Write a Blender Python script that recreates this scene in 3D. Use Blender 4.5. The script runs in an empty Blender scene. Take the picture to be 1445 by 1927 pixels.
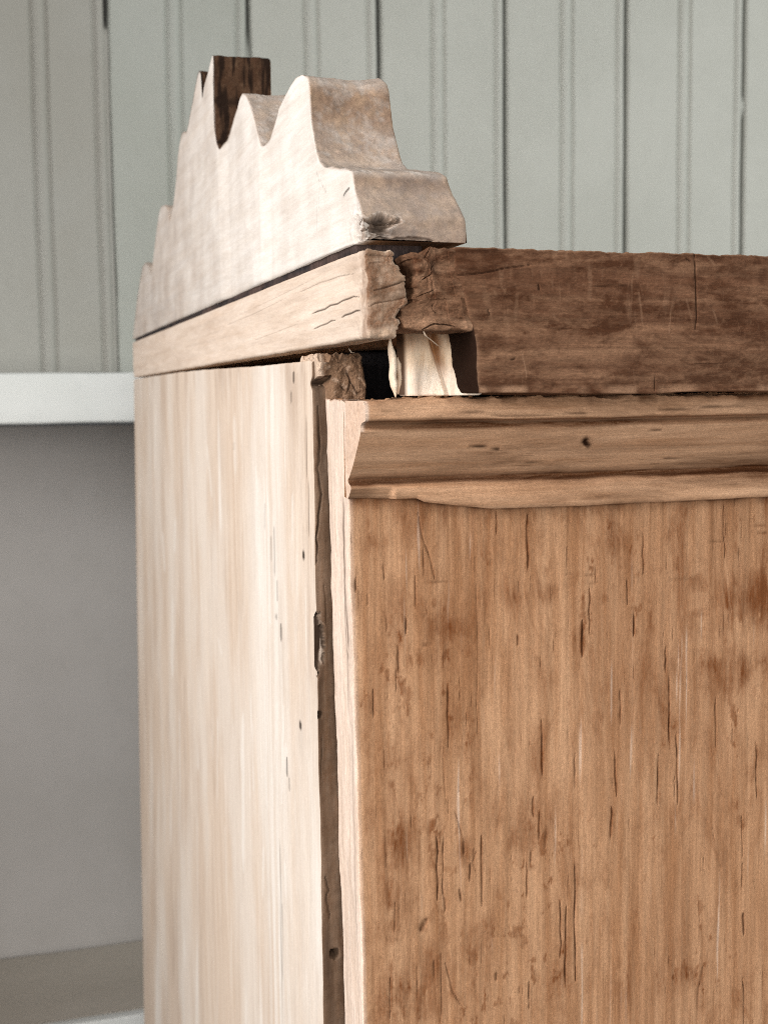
import bpy, math, random
import numpy as np
from mathutils import Matrix, Vector

random.seed(4)
rng = np.random.default_rng(7)
SC = bpy.context.scene
COL = SC.collection

# ------------------------------------------------------------------ camera
F_PX, CXP, CYP = 2358.0, 722.5, 963.5            # focal length and centre, in pixels of a 1445 x 1927 frame
YAW, ROLL = math.radians(17.5), 0.012
PITCH = math.atan(215 / F_PX)
_h = np.array([math.cos(YAW), -math.sin(YAW), 0.0])
_fh = np.array([math.sin(YAW), math.cos(YAW), 0.0])
_z = np.array([0.0, 0.0, 1.0])
FWD = math.cos(PITCH) * _fh - math.sin(PITCH) * _z
_v = math.sin(PITCH) * _fh + math.cos(PITCH) * _z
RGT = math.cos(ROLL) * _h - math.sin(ROLL) * _v
UPV = math.sin(ROLL) * _h + math.cos(ROLL) * _v
CAM = np.array([-0.0748, -0.2922, 0.5008])
cd = bpy.data.cameras.new('camera')
cam = bpy.data.objects.new('camera', cd)
COL.objects.link(cam)
cd.sensor_fit = 'VERTICAL'
cd.sensor_height = 24.0
cd.sensor_width = 24.0 * 1445 / 1927
cd.lens = F_PX / 1927 * 24.0
cd.clip_start, cd.clip_end = 0.01, 50
cam.matrix_world = Matrix(((RGT[0], UPV[0], -FWD[0], CAM[0]), (RGT[1], UPV[1], -FWD[1], CAM[1]),
                           (RGT[2], UPV[2], -FWD[2], CAM[2]), (0, 0, 0, 1)))
cd.dof.use_dof = True
cd.dof.focus_distance = 0.285
cd.dof.aperture_fstop = cd.lens / 1.25
SC.camera = cam
SC.cycles.use_denoising = False
SC.cycles.filter_width = 1.0

# ------------------------------------------------------------------ light
W = bpy.data.worlds.new('World')
SC.world = W
W.use_nodes = True
W.node_tree.nodes['Background'].inputs[0].default_value = (0.93, 0.97, 1.0, 1)
W.node_tree.nodes['Background'].inputs[1].default_value = 0.06


def area(name, loc, target, sx, sy, power, colour, spread=180):
    d = bpy.data.lights.new(name, 'AREA')
    d.shape, d.size, d.size_y, d.energy, d.color = 'RECTANGLE', sx, sy, power, colour
    d.spread = math.radians(spread)
    o = bpy.data.objects.new(name, d)
    o.location = loc
    o.rotation_euler = (Vector(target) - Vector(loc)).to_track_quat('-Z', 'Y').to_euler()
    COL.objects.link(o)


area('window_light', (-0.95, -0.30, 0.80), (0.0, -0.02, 0.50), 0.55, 0.75, 3.8, (1.0, 0.955, 0.925), 80)
area('room_light', (-0.45, -2.6, 0.58), (0.1, 0.3, 0.5), 1.5, 1.2, 44.0, (1.0, 0.975, 0.94))
area('wall_fill', (2.0, -0.75, 1.25), (0.45, 0.6, 0.75), 0.9, 0.9, 31.0, (0.98, 1.0, 0.97))  # added fill lamp, brightens the right part of the wall
SC.view_settings.view_transform = 'Standard'
SC.view_settings.look = 'None'
SC.view_settings.exposure = 0.0
SC.view_settings.gamma = 1.0


# ------------------------------------------------------------------ helpers
def ray(px, py):
    return FWD + RGT * (px - CXP) / F_PX + UPV * (CYP - py) / F_PX


def onx(px, py, x=0.0):                           # where the sight line of a pixel meets the plane x = const
    d = ray(px, py)
    return CAM + d * (x - CAM[0]) / d[0]


def ony(px, py, y=0.0):
    d = ray(px, py)
    return CAM + d * (y - CAM[1]) / d[1]


def _hash(i, j, k, seed):
    n = (i.astype(np.int64) * 374761393 + j.astype(np.int64) * 668265263 + k.astype(np.int64) * 2147483647 + seed * 1274126177)
    n = (n ^ (n >> 13)) * 1274126177
    n = n ^ (n >> 16)
    return (n & 0xFFFF).astype(np.float64) / 32767.5 - 1.0


def vnoise(P, seed=0):
    I = np.floor(P).astype(np.int64)
    f = P - I
    f = f * f * (3 - 2 * f)
    r = 0
    for a in (0, 1):
        for b in (0, 1):
            for c in (0, 1):
                w = (f[:, 0] if a else 1 - f[:, 0]) * (f[:, 1] if b else 1 - f[:, 1]) * (f[:, 2] if c else 1 - f[:, 2])
                r = r + w * _hash(I[:, 0] + a, I[:, 1] + b, I[:, 2] + c, seed)
    return r


ROT = np.array(Matrix.Rotation(0.62, 3, 'X') @ Matrix.Rotation(0.51, 3, 'Y') @ Matrix.Rotation(0.74, 3, 'Z'))


def fbm(P, scale, octaves=4, seed=0, gain=0.5):
    s = np.asarray(scale, float) * np.ones(3)
    r, a = 0, 1.0
    for o in range(octaves):
        r = r + a * vnoise((P * s) @ ROT * 2 ** o + 17.3 * o, seed + o)
        a *= gain
    return r


def sstep(a, b, x):
    t = np.clip((x - a) / (b - a), 0, 1)
    return t * t * (3 - 2 * t)


def bump2(u, v, u0, v0, su, sv):
    return np.exp(-((u - u0) / su) ** 2 - ((v - v0) / sv) ** 2)


def marks(u, v, lines, wob=0.0):
    """lines: (polyline [(u,v)..], half width, strength): thin tapering strokes; returns the strongest at each point."""
    out = np.zeros_like(u)
    for pl, w, s in lines:
        pl = np.asarray(pl, float)
        lo, hi = pl.min(0) - 3 * w, pl.max(0) + 3 * w
        m = np.nonzero((u > lo[0]) & (u < hi[0]) & (v > lo[1]) & (v < hi[1]))[0]
        if not len(m):
            continue
        uu, vv = u[m], v[m]
        seg = np.hypot(*np.diff(pl, axis=0).T)
        tot = seg.sum()
        acc, best = 0.0, np.zeros(len(m))
        for (a, b), L in zip(zip(pl[:-1], pl[1:]), seg):
            d = b - a
            t = np.clip(((uu - a[0]) * d[0] + (vv - a[1]) * d[1]) / max(L * L, 1e-12), 0, 1)
            dist = np.hypot(uu - a[0] - t * d[0], vv - a[1] - t * d[1])
            g = (acc + t * L) / max(tot, 1e-9)
            tap = np.clip(np.minimum(g, 1 - g) * 5 + 0.25, 0, 1)
            best = np.maximum(best, np.clip(1.35 * (1 - dist / (w * tap)), 0, 1))
            acc += L
        out[m] = np.maximum(out[m], s * best)
    return out


def mesh_obj(name, V, faces, mat, parent=None, attrs=None, smooth=True):
    me = bpy.data.meshes.new(name)
    V = np.asarray(V, np.float32)
    quads = [np.asarray(f, np.int32) for f in faces if len(f)]
    n_loops = sum(f.size for f in quads)
    n_polys = sum(len(f) for f in quads)
    me.vertices.add(len(V))
    me.vertices.foreach_set('co', V.ravel())
    me.loops.add(n_loops)
    me.polygons.add(n_polys)
    me.loops.foreach_set('vertex_index', np.concatenate([f.ravel() for f in quads]))
    starts, c = [], 0
    for f in quads:
        starts.append(c + np.arange(len(f)) * f.shape[1])
        c += f.size
    me.polygons.foreach_set('loop_start', np.concatenate(starts).astype(np.int32))
    me.polygons.foreach_set('use_smooth', np.full(n_polys, smooth))
    for k, a in (attrs or {}).items():
        at = me.attributes.new(k, 'FLOAT', 'POINT')
        at.data.foreach_set('value', np.clip(a, 0, 1).astype(np.float32))
    me.materials.append(mat)
    me.update(calc_edges=True)
    me.validate()
    o = bpy.data.objects.new(name, me)
    COL.objects.link(o)
    if parent:
        o.parent = parent
    return o


def ax(a, b, n, r, dense=None):
    """grid positions from a to b, extra ones within the rounded ends; dense=(c, d, m) adds m positions there"""
    p = list(np.linspace(a, b, n))
    p += [a + r * t for t in (0.15, 0.4, 0.7, 1.0)] + [b - r * t for t in (0.15, 0.4, 0.7, 1.0)]
    if dense:
        p += list(np.linspace(*dense))
    p = np.unique(np.round(np.array(p), 6))
    return p[(p >= a - 1e-9) & (p <= b + 1e-9)]


def block(name, xs, ys, zs, r, mat, parent, disp=None, warp=None, attrs=None, fan=(), smooth=True):
    """A rounded box on a lattice of positions; disp(P, N) moves points along the normal, warp(P, N) moves them freely."""
    xs, ys, zs = (np.asarray(a, float) for a in (xs, ys, zs))
    ni, nj, nk = len(xs), len(ys), len(zs)
    key = lambda i, j, k: (i * nj + j) * nk + k
    Q, T, centres = [], [], []

    def face(tag, A, B, f, flip):
        a, b = np.meshgrid(np.arange(len(A)), np.arange(len(B)), indexing='ij')
        g = f(a, b)
        if tag in fan:
            loop = list(g[:-1, 0]) + list(g[-1, :-1]) + list(g[:0:-1, -1]) + list(g[0, :0:-1])
            if flip:
                loop = loop[::-1]
            centres.append((tag, loop))
            return
        q = np.stack([g[:-1, :-1], g[1:, :-1], g[1:, 1:], g[:-1, 1:]], -1).reshape(-1, 4)
        Q.append(q[:, ::-1] if flip else q)
    face('-z', xs, ys, lambda a, b: key(a, b, 0), True)
    face('+z', xs, ys, lambda a, b: key(a, b, nk - 1), False)
    face('-y', xs, zs, lambda a, b: key(a, 0, b), False)
    face('+y', xs, zs, lambda a, b: key(a, nj - 1, b), True)
    face('-x', ys, zs, lambda a, b: key(0, a, b), True)
    face('+x', ys, zs, lambda a, b: key(ni - 1, a, b), False)
    allk = np.unique(np.concatenate([q.ravel() for q in Q] + [np.array(l) for _, l in centres]))
    idx = lambda q: np.searchsorted(allk, q)
    k, j, i = allk % nk, (allk // nk) % nj, allk // (nk * nj)
    P0 = np.stack([xs[i], ys[j], zs[k]], -1)
    lo = np.array([xs[0], ys[0], zs[0]]) + r
    hi = np.array([xs[-1], ys[-1], zs[-1]]) - r
    inner = np.clip(P0, lo, hi)
    N = P0 - inner
    N /= np.maximum(np.linalg.norm(N, axis=1, keepdims=True), 1e-9)
    P = inner + N * r
    at = attrs(P, N) if attrs else {}
    P1 = P.copy()
    if disp:
        P1 = P1 + N * disp(P, N)[:, None]
    if warp:
        P1 = warp(P1, N)
    faces = [idx(q) for q in Q]
    V = list(P1)
    base = len(V)
    tri, extra = [], {kk: list(v) for kk, v in at.items()}
    for n, (tag, loop) in enumerate(centres):
        l = idx(np.array(loop))
        V.append(P1[l].mean(0))
        for kk in extra:
            extra[kk].append(0.0)
        tri.append(np.stack([l, np.roll(l, -1), np.full(len(l), base + n)], -1))
    faces += tri
    return mesh_obj(name, np.array(V), faces, mat, parent, {kk: np.array(v) for kk, v in extra.items()}, smooth)


def empty(name, loc, label, cat):
    o = bpy.data.objects.new(name, None)
    o.empty_display_size = 0.05
    o['label'], o['category'] = label, cat
    COL.objects.link(o)
    return o


# ------------------------------------------------------------------ materials
class NT:
    def __init__(s, name):
        s.m = bpy.data.materials.new(name)
        s.m.use_nodes = True
        s.t = s.m.node_tree
        s.b = s.t.nodes['Principled BSDF']
        s.co = s.t.nodes.new('ShaderNodeTexCoord').outputs['Object']

    def put(s, sock, v):
        if isinstance(v, bpy.types.NodeSocket):
            s.t.links.new(v, sock)
        elif isinstance(v, (tuple, list)) and len(v) == 3 and sock.type == 'RGBA':
            sock.default_value = (*v, 1)
        else:
            sock.default_value = v

    def noise(s, scale, stretch=(1, 1, 1), detail=4, rough=0.55, dist=0.0, off=0.0):
        mp = s.t.nodes.new('ShaderNodeMapping')
        s.t.links.new(s.co, mp.inputs[0])
        mp.inputs['Scale'].default_value = stretch
        mp.inputs['Location'].default_value = (off, off * 1.3, off * 0.7)
        n = s.t.nodes.new('ShaderNodeTexNoise')
        s.t.links.new(mp.outputs[0], n.inputs['Vector'])
        n.inputs['Scale'].default_value = scale
        n.inputs['Detail'].default_value = detail
        n.inputs['Roughness'].default_value = rough
        n.inputs['Distortion'].default_value = dist
        return n.outputs['Fac']

    def rng(s, v, a, b, lo=0.0, hi=1.0, smooth=True):
        n = s.t.nodes.new('ShaderNodeMapRange')
        n.interpolation_type = 'SMOOTHSTEP' if smooth else 'LINEAR'
        for k, x in zip(('Value', 'From Min', 'From Max', 'To Min', 'To Max'), (v, a, b, lo, hi)):
            s.put(n.inputs[k], x)
        return n.outputs['Result']

    def math(s, op, a, b=0.0, clamp=False):
        n = s.t.nodes.new('ShaderNodeMath')
        n.operation, n.use_clamp = op, clamp
        s.put(n.inputs[0], a)
        s.put(n.inputs[1], b)
        return n.outputs[0]

    def mix(s, f, a, b, mode='MIX'):
        n = s.t.nodes.new('ShaderNodeMix')
        n.data_type, n.blend_type = 'RGBA', mode
        s.put(n.inputs['Factor'], f)
        s.put(n.inputs[6], a)
        s.put(n.inputs[7], b)
        return n.outputs[2]

    def attr(s, name):
        n = s.t.nodes.new('ShaderNodeAttribute')
        n.attribute_name = name
        return n.outputs['Fac']

    def bump(s, h, dist, strength=1.0, normal=None):
        n = s.t.nodes.new('ShaderNodeBump')
        n.inputs['Distance'].default_value = dist
        n.inputs['Strength'].default_value = strength
        s.put(n.inputs['Height'], h)
        if normal:
            s.t.links.new(normal, n.inputs['Normal'])
        return n.outputs['Normal']


def wood(name, axis, lo, hi, stain, dark, pale, blotch=0.6, pores=0.6, fibre=0.2, blotch_scale=95, stretch=0.09,
         blotch_stretch=0.35, bump=0.00018, thresh=(0.5, 0.68), seed=0.0, scuff=0.0, mottled=0.0, crack=None, longk=1.0, pvar=(0.90, 0.86, 0.82)):
    n = NT(name)
    st = lambda k: tuple(k if a == axis else 1.0 for a in 'XYZ')
    fib = n.noise(1500, st(stretch), 6, 0.7, 0.15, seed)
    fine = n.noise(4200, st(0.22), 3, 0.6, 0.2, seed + 3)
    speck = n.noise(2600, (1, 1, 1), 4, 0.7, 0.3, seed + 13)
    long = n.noise(650, st(0.012), 5, 0.75, 0.1, seed + 17)
    band = n.noise(260, st(stretch * 0.6), 6, 0.65, 0.4, seed + 1)
    blo = n.noise(blotch_scale, st(blotch_stretch), 9, 0.72, 0.6, seed + 2)
    wide = n.noise(28, st(0.4), 4, 0.6, 0.4, seed + 15)
    por = n.noise(1500, st(0.055), 2, 0.5, 0.1, seed + 4)
    c = n.mix(n.rng(n.math('ADD', n.math('MULTIPLY', band, 0.65), n.math('MULTIPLY', wide, 0.35)), 0.36, 0.64), lo, hi)
    f = n.math('MULTIPLY', n.rng(blo, *thresh), blotch)
    f = n.math('MULTIPLY', f, n.rng(fib, 0.3, 0.62, 0.5, 1.0))
    f = n.math('MULTIPLY', f, n.rng(speck, 0.3, 0.6, 0.7, 1.0))
    f = n.math('ADD', f, n.math('MULTIPLY', n.attr('stain'), n.math('MULTIPLY', n.rng(speck, 0.25, 0.55, 0.75, 1.0), n.rng(fib, 0.25, 0.55, 0.75, 1.0))), True)
    c = n.mix(f, c, stain)
    if mottled:
        mo = n.noise(480, (1, 1, 1), 8, 0.75, 0.8, seed + 7)
        c = n.mix(n.math('MULTIPLY', n.rng(mo, 0.5, 0.66), mottled), c, dark)
        mo2 = n.noise(800, (1, 1, 1), 6, 0.75, 0.6, seed + 8)
        c = n.mix(n.math('MULTIPLY', n.rng(mo2, 0.52, 0.7), mottled), c, hi)
    pn = n.noise(300, st(stretch * 1.2), 6, 0.7, 0.2, seed + 9)
    pc = n.mix(n.rng(pn, 0.34, 0.66), tuple(x * y for x, y in zip(pale, pvar)), tuple(min(1.0, x * 1.05) for x in pale))
    c = n.mix(n.attr('pale'), c, pc)
    if scuff:
        perp = n.noise(750, tuple(1.0 if a == axis else (0.12 if a == 'Z' else 1.0) for a in 'XYZ'), 5, 0.7, 0.8, seed + 5)
        zone = n.rng(n.noise(70, (1, 1, 1), 3, 0.6, 0, seed + 6), 0.45, 0.65)
        c = n.mix(n.math('MULTIPLY', n.math('MULTIPLY', n.rng(perp, 0.56, 0.75), zone), scuff), c, hi)
    k = n.rng(fib, 0.25, 0.75, 1 - fibre, 1 + fibre, False)
    k = n.math('MULTIPLY', k, n.rng(fine, 0.27, 0.73, 1 - fibre * 1.15, 1 + fibre * 1.15, False))
    k = n.math('MULTIPLY', k, n.rng(long, 0.28, 0.72, 1 - fibre * 1.15 * longk, 1 + fibre * 1.05 * longk, False))
    k = n.math('MULTIPLY', k, n.rng(speck, 0.27, 0.73, 1 - fibre * 1.1, 1 + fibre * 1.1, False))
    c = n.mix(1.0, c, k, 'MULTIPLY')
    pz = n.rng(n.noise(60, st(0.5), 3, 0.6, 0, seed + 11), 0.42, 0.62)
    pf = n.math('MULTIPLY', n.math('MULTIPLY', n.rng(por, 0.66, 0.76), pz), pores)
    pf = n.math('MULTIPLY', pf, n.rng(n.attr('pale'), 0, 1, 1.0, 0.3))
    c = n.mix(pf, c, dark)
    c = n.mix(n.attr('crack'), c, crack or tuple(x * 0.35 for x in dark))
    n.put(n.b.inputs['Base Color'], c)
    n.b.inputs['Roughness'].default_value = 0.85
    n.b.inputs['Specular IOR Level'].default_value = 0.10
    hgt = n.math('ADD', n.math('MULTIPLY', fib, 0.5), n.math('MULTIPLY', fine, 0.3))
    hgt = n.math('ADD', hgt, n.math('MULTIPLY', speck, 0.35))
    hgt = n.math('SUBTRACT', hgt, n.math('MULTIPLY', pf, 1.0))
    hgt = n.math('SUBTRACT', hgt, n.math('MULTIPLY', n.attr('crack'), 1.2))
    n.put(n.b.inputs['Normal'], n.bump(hgt, bump * 0.6))
    return n.m


PALE = (0.80, 0.70, 0.615)
M_SIDE = wood('sanded pale pine', 'Z', (0.62, 0.47, 0.35), (0.72, 0.585, 0.465), (0.25, 0.145, 0.085), (0.15, 0.07, 0.035), (0.82, 0.762, 0.692),
              blotch=0.32, pores=0.35, fibre=0.075, thresh=(0.52, 0.75), bump=0.0001, crack=(0.022, 0.012, 0.007), seed=2.1, stretch=0.09, longk=0.4, pvar=(0.965, 0.95, 0.935))
M_DOOR = wood('stripped brown pine', 'Z', (0.345, 0.172, 0.085), (0.535, 0.311, 0.178), (0.165, 0.055, 0.017), (0.095, 0.034, 0.013), (0.80, 0.67, 0.57),
              blotch=0.75, pores=0.6, fibre=0.15, blotch_scale=85, thresh=(0.46, 0.70), seed=5.7, scuff=0.3, crack=(0.05, 0.017, 0.006))
M_MOULD = wood('stripped moulding pine', 'X', (0.44, 0.238, 0.13), (0.65, 0.40, 0.247), (0.085, 0.031, 0.011), (0.085, 0.033, 0.014), (0.76, 0.60, 0.49),
               blotch=0.6, pores=0.5, fibre=0.15, blotch_scale=90, thresh=(0.47, 0.7), seed=8.3, blotch_stretch=0.25)
M_RAIL = wood('dark stained pine', 'X', (0.128, 0.059, 0.032), (0.245, 0.133, 0.077), (0.066, 0.026, 0.012), (0.04, 0.016, 0.008), (0.36, 0.215, 0.135),
              blotch=0.85, pores=0.5, fibre=0.18, blotch_scale=110, thresh=(0.42, 0.62), seed=1.9, scuff=0.6, mottled=0.3)
M_STRIP = wood('pale cornice pine', 'Y', (0.58, 0.42, 0.295), (0.76, 0.61, 0.48), (0.20, 0.105, 0.06), (0.10, 0.05, 0.028), PALE,
              blotch=0.18, pores=0.3, fibre=0.09, thresh=(0.54, 0.78), bump=0.00012, seed=3.3)
M_CREST = wood('weathered crest wood', 'Y', (0.20, 0.116, 0.068), (0.36, 0.232, 0.142), (0.105, 0.052, 0.028), (0.05, 0.026, 0.016), (0.81, 0.765, 0.712),
              blotch=0.7, pores=0.15, fibre=0.08, blotch_scale=140, blotch_stretch=0.8, thresh=(0.45, 0.68), stretch=0.07, seed=6.2, mottled=0.4, bump=0.0002, pvar=(0.95, 0.925, 0.90), longk=0.5)
M_ROT = wood('crumbling wood', 'Z', (0.21, 0.125, 0.075), (0.37, 0.245, 0.165), (0.12, 0.055, 0.029), (0.05, 0.022, 0.012), (0.70, 0.55, 0.43),
             blotch=0.6, pores=0.4, fibre=0.2, blotch_scale=220, blotch_stretch=0.7, stretch=0.2, bump=0.0003, seed=4.4, mottled=0.4)
M_FRESH = wood('fresh broken wood', 'Z', (0.70, 0.50, 0.33), (0.84, 0.70, 0.54), (0.33, 0.15, 0.06), (0.16, 0.07, 0.03), (0.90, 0.80, 0.69),
              blotch=0.3, pores=0.2, fibre=0.10, blotch_scale=180, seed=9.1)
M_SHADE = wood('near black shade colour', 'Z', (0.018, 0.016, 0.017), (0.034, 0.03, 0.032), (0.012, 0.01, 0.01), (0.006, 0.005, 0.005), (0.25, 0.16, 0.13),
              blotch=0.5, pores=0.3, fibre=0.3, seed=2.9)  # near black, stands in for shade in the seam and behind the hole


def paint(name, col, col2, bump=0.00012, scale=700, rough=0.55):
    n = NT(name)
    a = n.noise(9, (1, 1, 1), 4, 0.6)
    b = n.noise(120, (1, 1, 0.6), 5, 0.65, 0.3, 3.0)
    c = n.mix(n.rng(a, 0.35, 0.65), col, col2)
    c = n.mix(n.math('MULTIPLY', n.rng(b, 0.5, 0.72), 0.22), c, tuple(x * 0.86 for x in col))
    c = n.mix(n.math('MULTIPLY', n.attr('crack'), 1.0), c, (0.012, 0.011, 0.009))
    n.put(n.b.inputs['Base Color'], c)
    n.b.inputs['Roughness'].default_value = rough
    n.b.inputs['Specular IOR Level'].default_value = 0.3
    h = n.math('ADD', n.noise(scale, (1, 1, 1), 4, 0.6), n.math('MULTIPLY', n.noise(90, (1, 1, 0.5), 3, 0.5), 2.0))
    n.put(n.b.inputs['Normal'], n.bump(h, bump))
    return n.m


M_SAGE = paint('sage green wall paint', (0.418, 0.427, 0.388), (0.448, 0.457, 0.418), 0.0004)
M_SAGE_WARM = paint('darker warm wall paint', (0.345, 0.338, 0.302), (0.365, 0.362, 0.33), 0.0004)  # leftmost planks, a darker and warmer tone
M_SAGE_MID = paint('mid tone wall paint', (0.375, 0.39, 0.352), (0.40, 0.415, 0.38), 0.0004)  # tone between the other two
M_WHITE = paint('white shelf paint', (0.66, 0.685, 0.665), (0.70, 0.72, 0.705), 0.0001)
M_GREY = paint('warm grey recess paint', (0.335, 0.319, 0.302), (0.36, 0.343, 0.328), 0.0001)
M_TAUPE = paint('taupe shelf top paint', (0.44, 0.40, 0.345), (0.47, 0.43, 0.375), 0.0001)

# ------------------------------------------------------------------ beadboard wall
Y_WALL = 0.65
zt0 = ony(125, 702, 0.55)[2] + 0.001
wall = empty('beadboard_wall', (0, 0, 0), 'sage green painted beadboard wall of upright planks behind the cabinet', 'wall')
gap_px = [(208, 300), (468, 60), (713, 50), (951, 200), (1178, 200), (1399, 200)]
bead_px = [(80, 300), (330, 200), (585, 50), (824, 200), (1066, 200), (1287, 200)]
gaps = [ony(a, b, Y_WALL)[0] for a, b in gap_px]
mids = [ony(a, b, Y_WALL)[0] for a, b in bead_px]
wd = 0.106
for t in range(3):
    gaps.insert(0, gaps[0] - wd)
    mids.insert(0, mids[0] - wd)
for t in range(4):
    mids.append(gaps[-1] + wd * 0.5)
    gaps.append(gaps[-1] + wd)
ZW0, ZW1 = zt0 + 0.0015, 1.15


def plank(x0, x1, xm, seed):
    """one tongue-and-groove plank: flat, a double bead in the middle, a quirk bead and an open joint on its right edge"""
    g = 0.0030
    prof = [(x0, 0.006), (x0 + 0.0006, 0.0015), (x0 + 0.0016, 0.0002), (x0 + 0.003, 0.0)]
    prof += [(x, 0.0) for x in np.linspace(x0 + 0.008, xm - 0.010, 5)]
    for c, dpt in ((-0.0052, 0.0018), (0.0052, 0.0018)):
        prof += [(xm + c - 0.0021, 0.0), (xm + c - 0.0010, dpt * 0.6), (xm + c, dpt), (xm + c + 0.0010, dpt * 0.6), (xm + c + 0.0021, -0.0002)]
        if c < 0:
            prof += [(xm - 0.0015, -0.0007), (xm, -0.0009), (xm + 0.0015, -0.0007)]
    prof += [(x, 0.0) for x in np.linspace(xm + 0.010, x1 - 0.014, 5)]
    e = x1 - g
    prof += [(e - 0.0095, 0.0), (e - 0.0085, 0.0013), (e - 0.0075, 0.0016), (e - 0.0065, 0.0008), (e - 0.0052, -0.0004), (e - 0.0034, -0.0008), (e - 0.0015, -0.0003), (e - 0.0004, 0.0008), (e, 0.006)]
    prof += [(x1 - 0.0002, 0.006), (x1 - 0.0002, 0.012), (x0, 0.012)]
    prof = np.array(prof)
    zs = np.linspace(ZW0, ZW1, 150)
    K = len(prof)
    Pz = np.repeat(zs, K)
    Px = np.tile(prof[:, 0], len(zs))
    Py = Y_WALL + np.tile(prof[:, 1], len(zs))
    P = np.stack([Px, Py, Pz], -1)
    wob = fbm(np.stack([Px * 0, Py * 0 + seed, Pz], -1), (1, 1, 14), 4, seed)
    P[:, 0] += 0.0005 * wob
    face = np.tile((prof[:, 1] < 0.003), len(zs))
    P[face, 1] += 0.0004 * fbm(P[face], (25, 1, 12), 3, seed + 5)
    # dark of the unpainted open joint, broken where paint has bridged it
    gapm = np.tile((prof[:, 0] > e - 0.0002) & (prof[:, 1] < 0.011), len(zs)).astype(float)
    br = sstep(-0.75, -0.2, fbm(np.stack([Px * 0, Py * 0 + seed, Pz], -1), (1, 1, 9), 3, seed + 9) + (0.55 if seed > 4 else -0.35) + (0.9 if False else 0))
    shut = 1 - br
    if seed == 3:
        shut = sstep(ony(205, 30, Y_WALL)[2], ony(205, 60, Y_WALL)[2], Pz) * .8
        shut = 1 - sstep(ony(205, 60, Y_WALL)[2], ony(205, 35, Y_WALL)[2], Pz)
    if seed == 8:
        shut = np.maximum(shut, np.exp(-((Pz - ony(1399, 200, Y_WALL)[2]) / .012) ** 2))
    br = 1 - shut
    P[:, 1] -= gapm * shut * np.maximum(P[:, 1] - Y_WALL - .0012, 0)
    i = np.arange((len(zs) - 1) * K).reshape(len(zs) - 1, K)
    ii = (np.arange(len(zs) - 1)[:, None] * K)
    k = np.arange(K)[None, :]
    k2 = (k + 1) % K
    q = np.stack([ii + k, ii + k2, ii + K + k2, ii + K + k], -1).reshape(-1, 4)
    o = mesh_obj('plank', P, [q], {1: M_SAGE_WARM, 2: M_SAGE_WARM, 3: M_SAGE_WARM, 4: M_SAGE_MID}.get(seed, M_SAGE), wall, {'crack': gapm * (0.12 + 0.75 * br)}, smooth=False)
    return o


for t in range(len(gaps) - 1):
    plank(gaps[t] + 0.0012, gaps[t + 1] + 0.0012, mids[t + 1] if t + 1 < len(mids) else gaps[t] + wd / 2, t + 1)

# ------------------------------------------------------------------ built-in shelves left of the cabinet
Y_SH = 0.55
shelf = empty('built_in_shelf', (0, 0, 0), 'white edged built-in shelf with a grey recess below it, left behind the cabinet', 'shelf')
zt = ony(125, 702, Y_SH)[2]
zb = ony(125, 797, Y_SH)[2]
XS0, XS1 = -0.45, 0.55
YB = 0.67


def terrace(P, step, seed, wave=.0008):
    """split wood: layers that break off at different depths"""
    q = (P[:, 2] + wave * fbm(P, (160, 0, 0), 3, seed)) / step
    k = np.floor(q)
    b = np.floor((P[:, 0] + .0009 * _hash(k, k, k, seed + 2)) / .0034)
    return .5 * _hash(k, b, k * 0, seed) + .5 * _hash(k, k * 0, k, seed + 1) * sstep(.0, .25, q - k)


def soft(amp, sc, seed):
    return lambda P, N: amp * fbm(P, sc, 3, seed)


block('shelf_board', ax(XS0, XS1, 60, 0.002), ax(Y_SH, 0.669, 4, 0.002), ax(zb, zt, 4, 0.002), 0.002, M_WHITE, shelf, soft(0.0006, 18, 3))
block('back_panel', ax(XS0, XS1, 30, 0.001), ax(YB, YB + .012, 3, 0.001), ax(0.02, zb - 0.003, 20, 0.001), 0.001, M_GREY, shelf, soft(0.001, 6, 5))
zl = ony(200, 1916, Y_SH)[2]
block('shelf_board', ax(XS0, XS1, 60, 0.002), ax(Y_SH + 0.006, YB - 0.001, 4, 0.002), ax(zl - 0.03, zl, 4, 0.002), 0.002, M_TAUPE, shelf, soft(0.0006, 18, 8))
block('shelf_edge', ax(XS0, XS1, 60, 0.002), ax(Y_SH - 0.004, Y_SH + 0.005, 3, 0.0015), ax(zl - 0.034, zl + 0.001, 4, 0.0015), 0.0015, M_WHITE, shelf, soft(0.0005, 18, 9))
block('upright', ax(XS0 - 0.025, XS0 - 0.001, 3, 0.002), ax(Y_SH, 0.646, 4, 0.002), ax(0.0, zt, 12, 0.002), 0.002, M_WHITE, shelf, soft(0.0005, 10, 12))

# ------------------------------------------------------------------ the cabinet
cab = empty('cabinet', (0, 0, 0), 'old stripped pine cabinet corner with carved crest, split cornice and brown panelled door', 'cabinet')
Z_TOP = 0.5318                                    # top of the cornice
Y_BACK = 0.38
Y_RAIL = -0.0447                                  # front of the cornice

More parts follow.
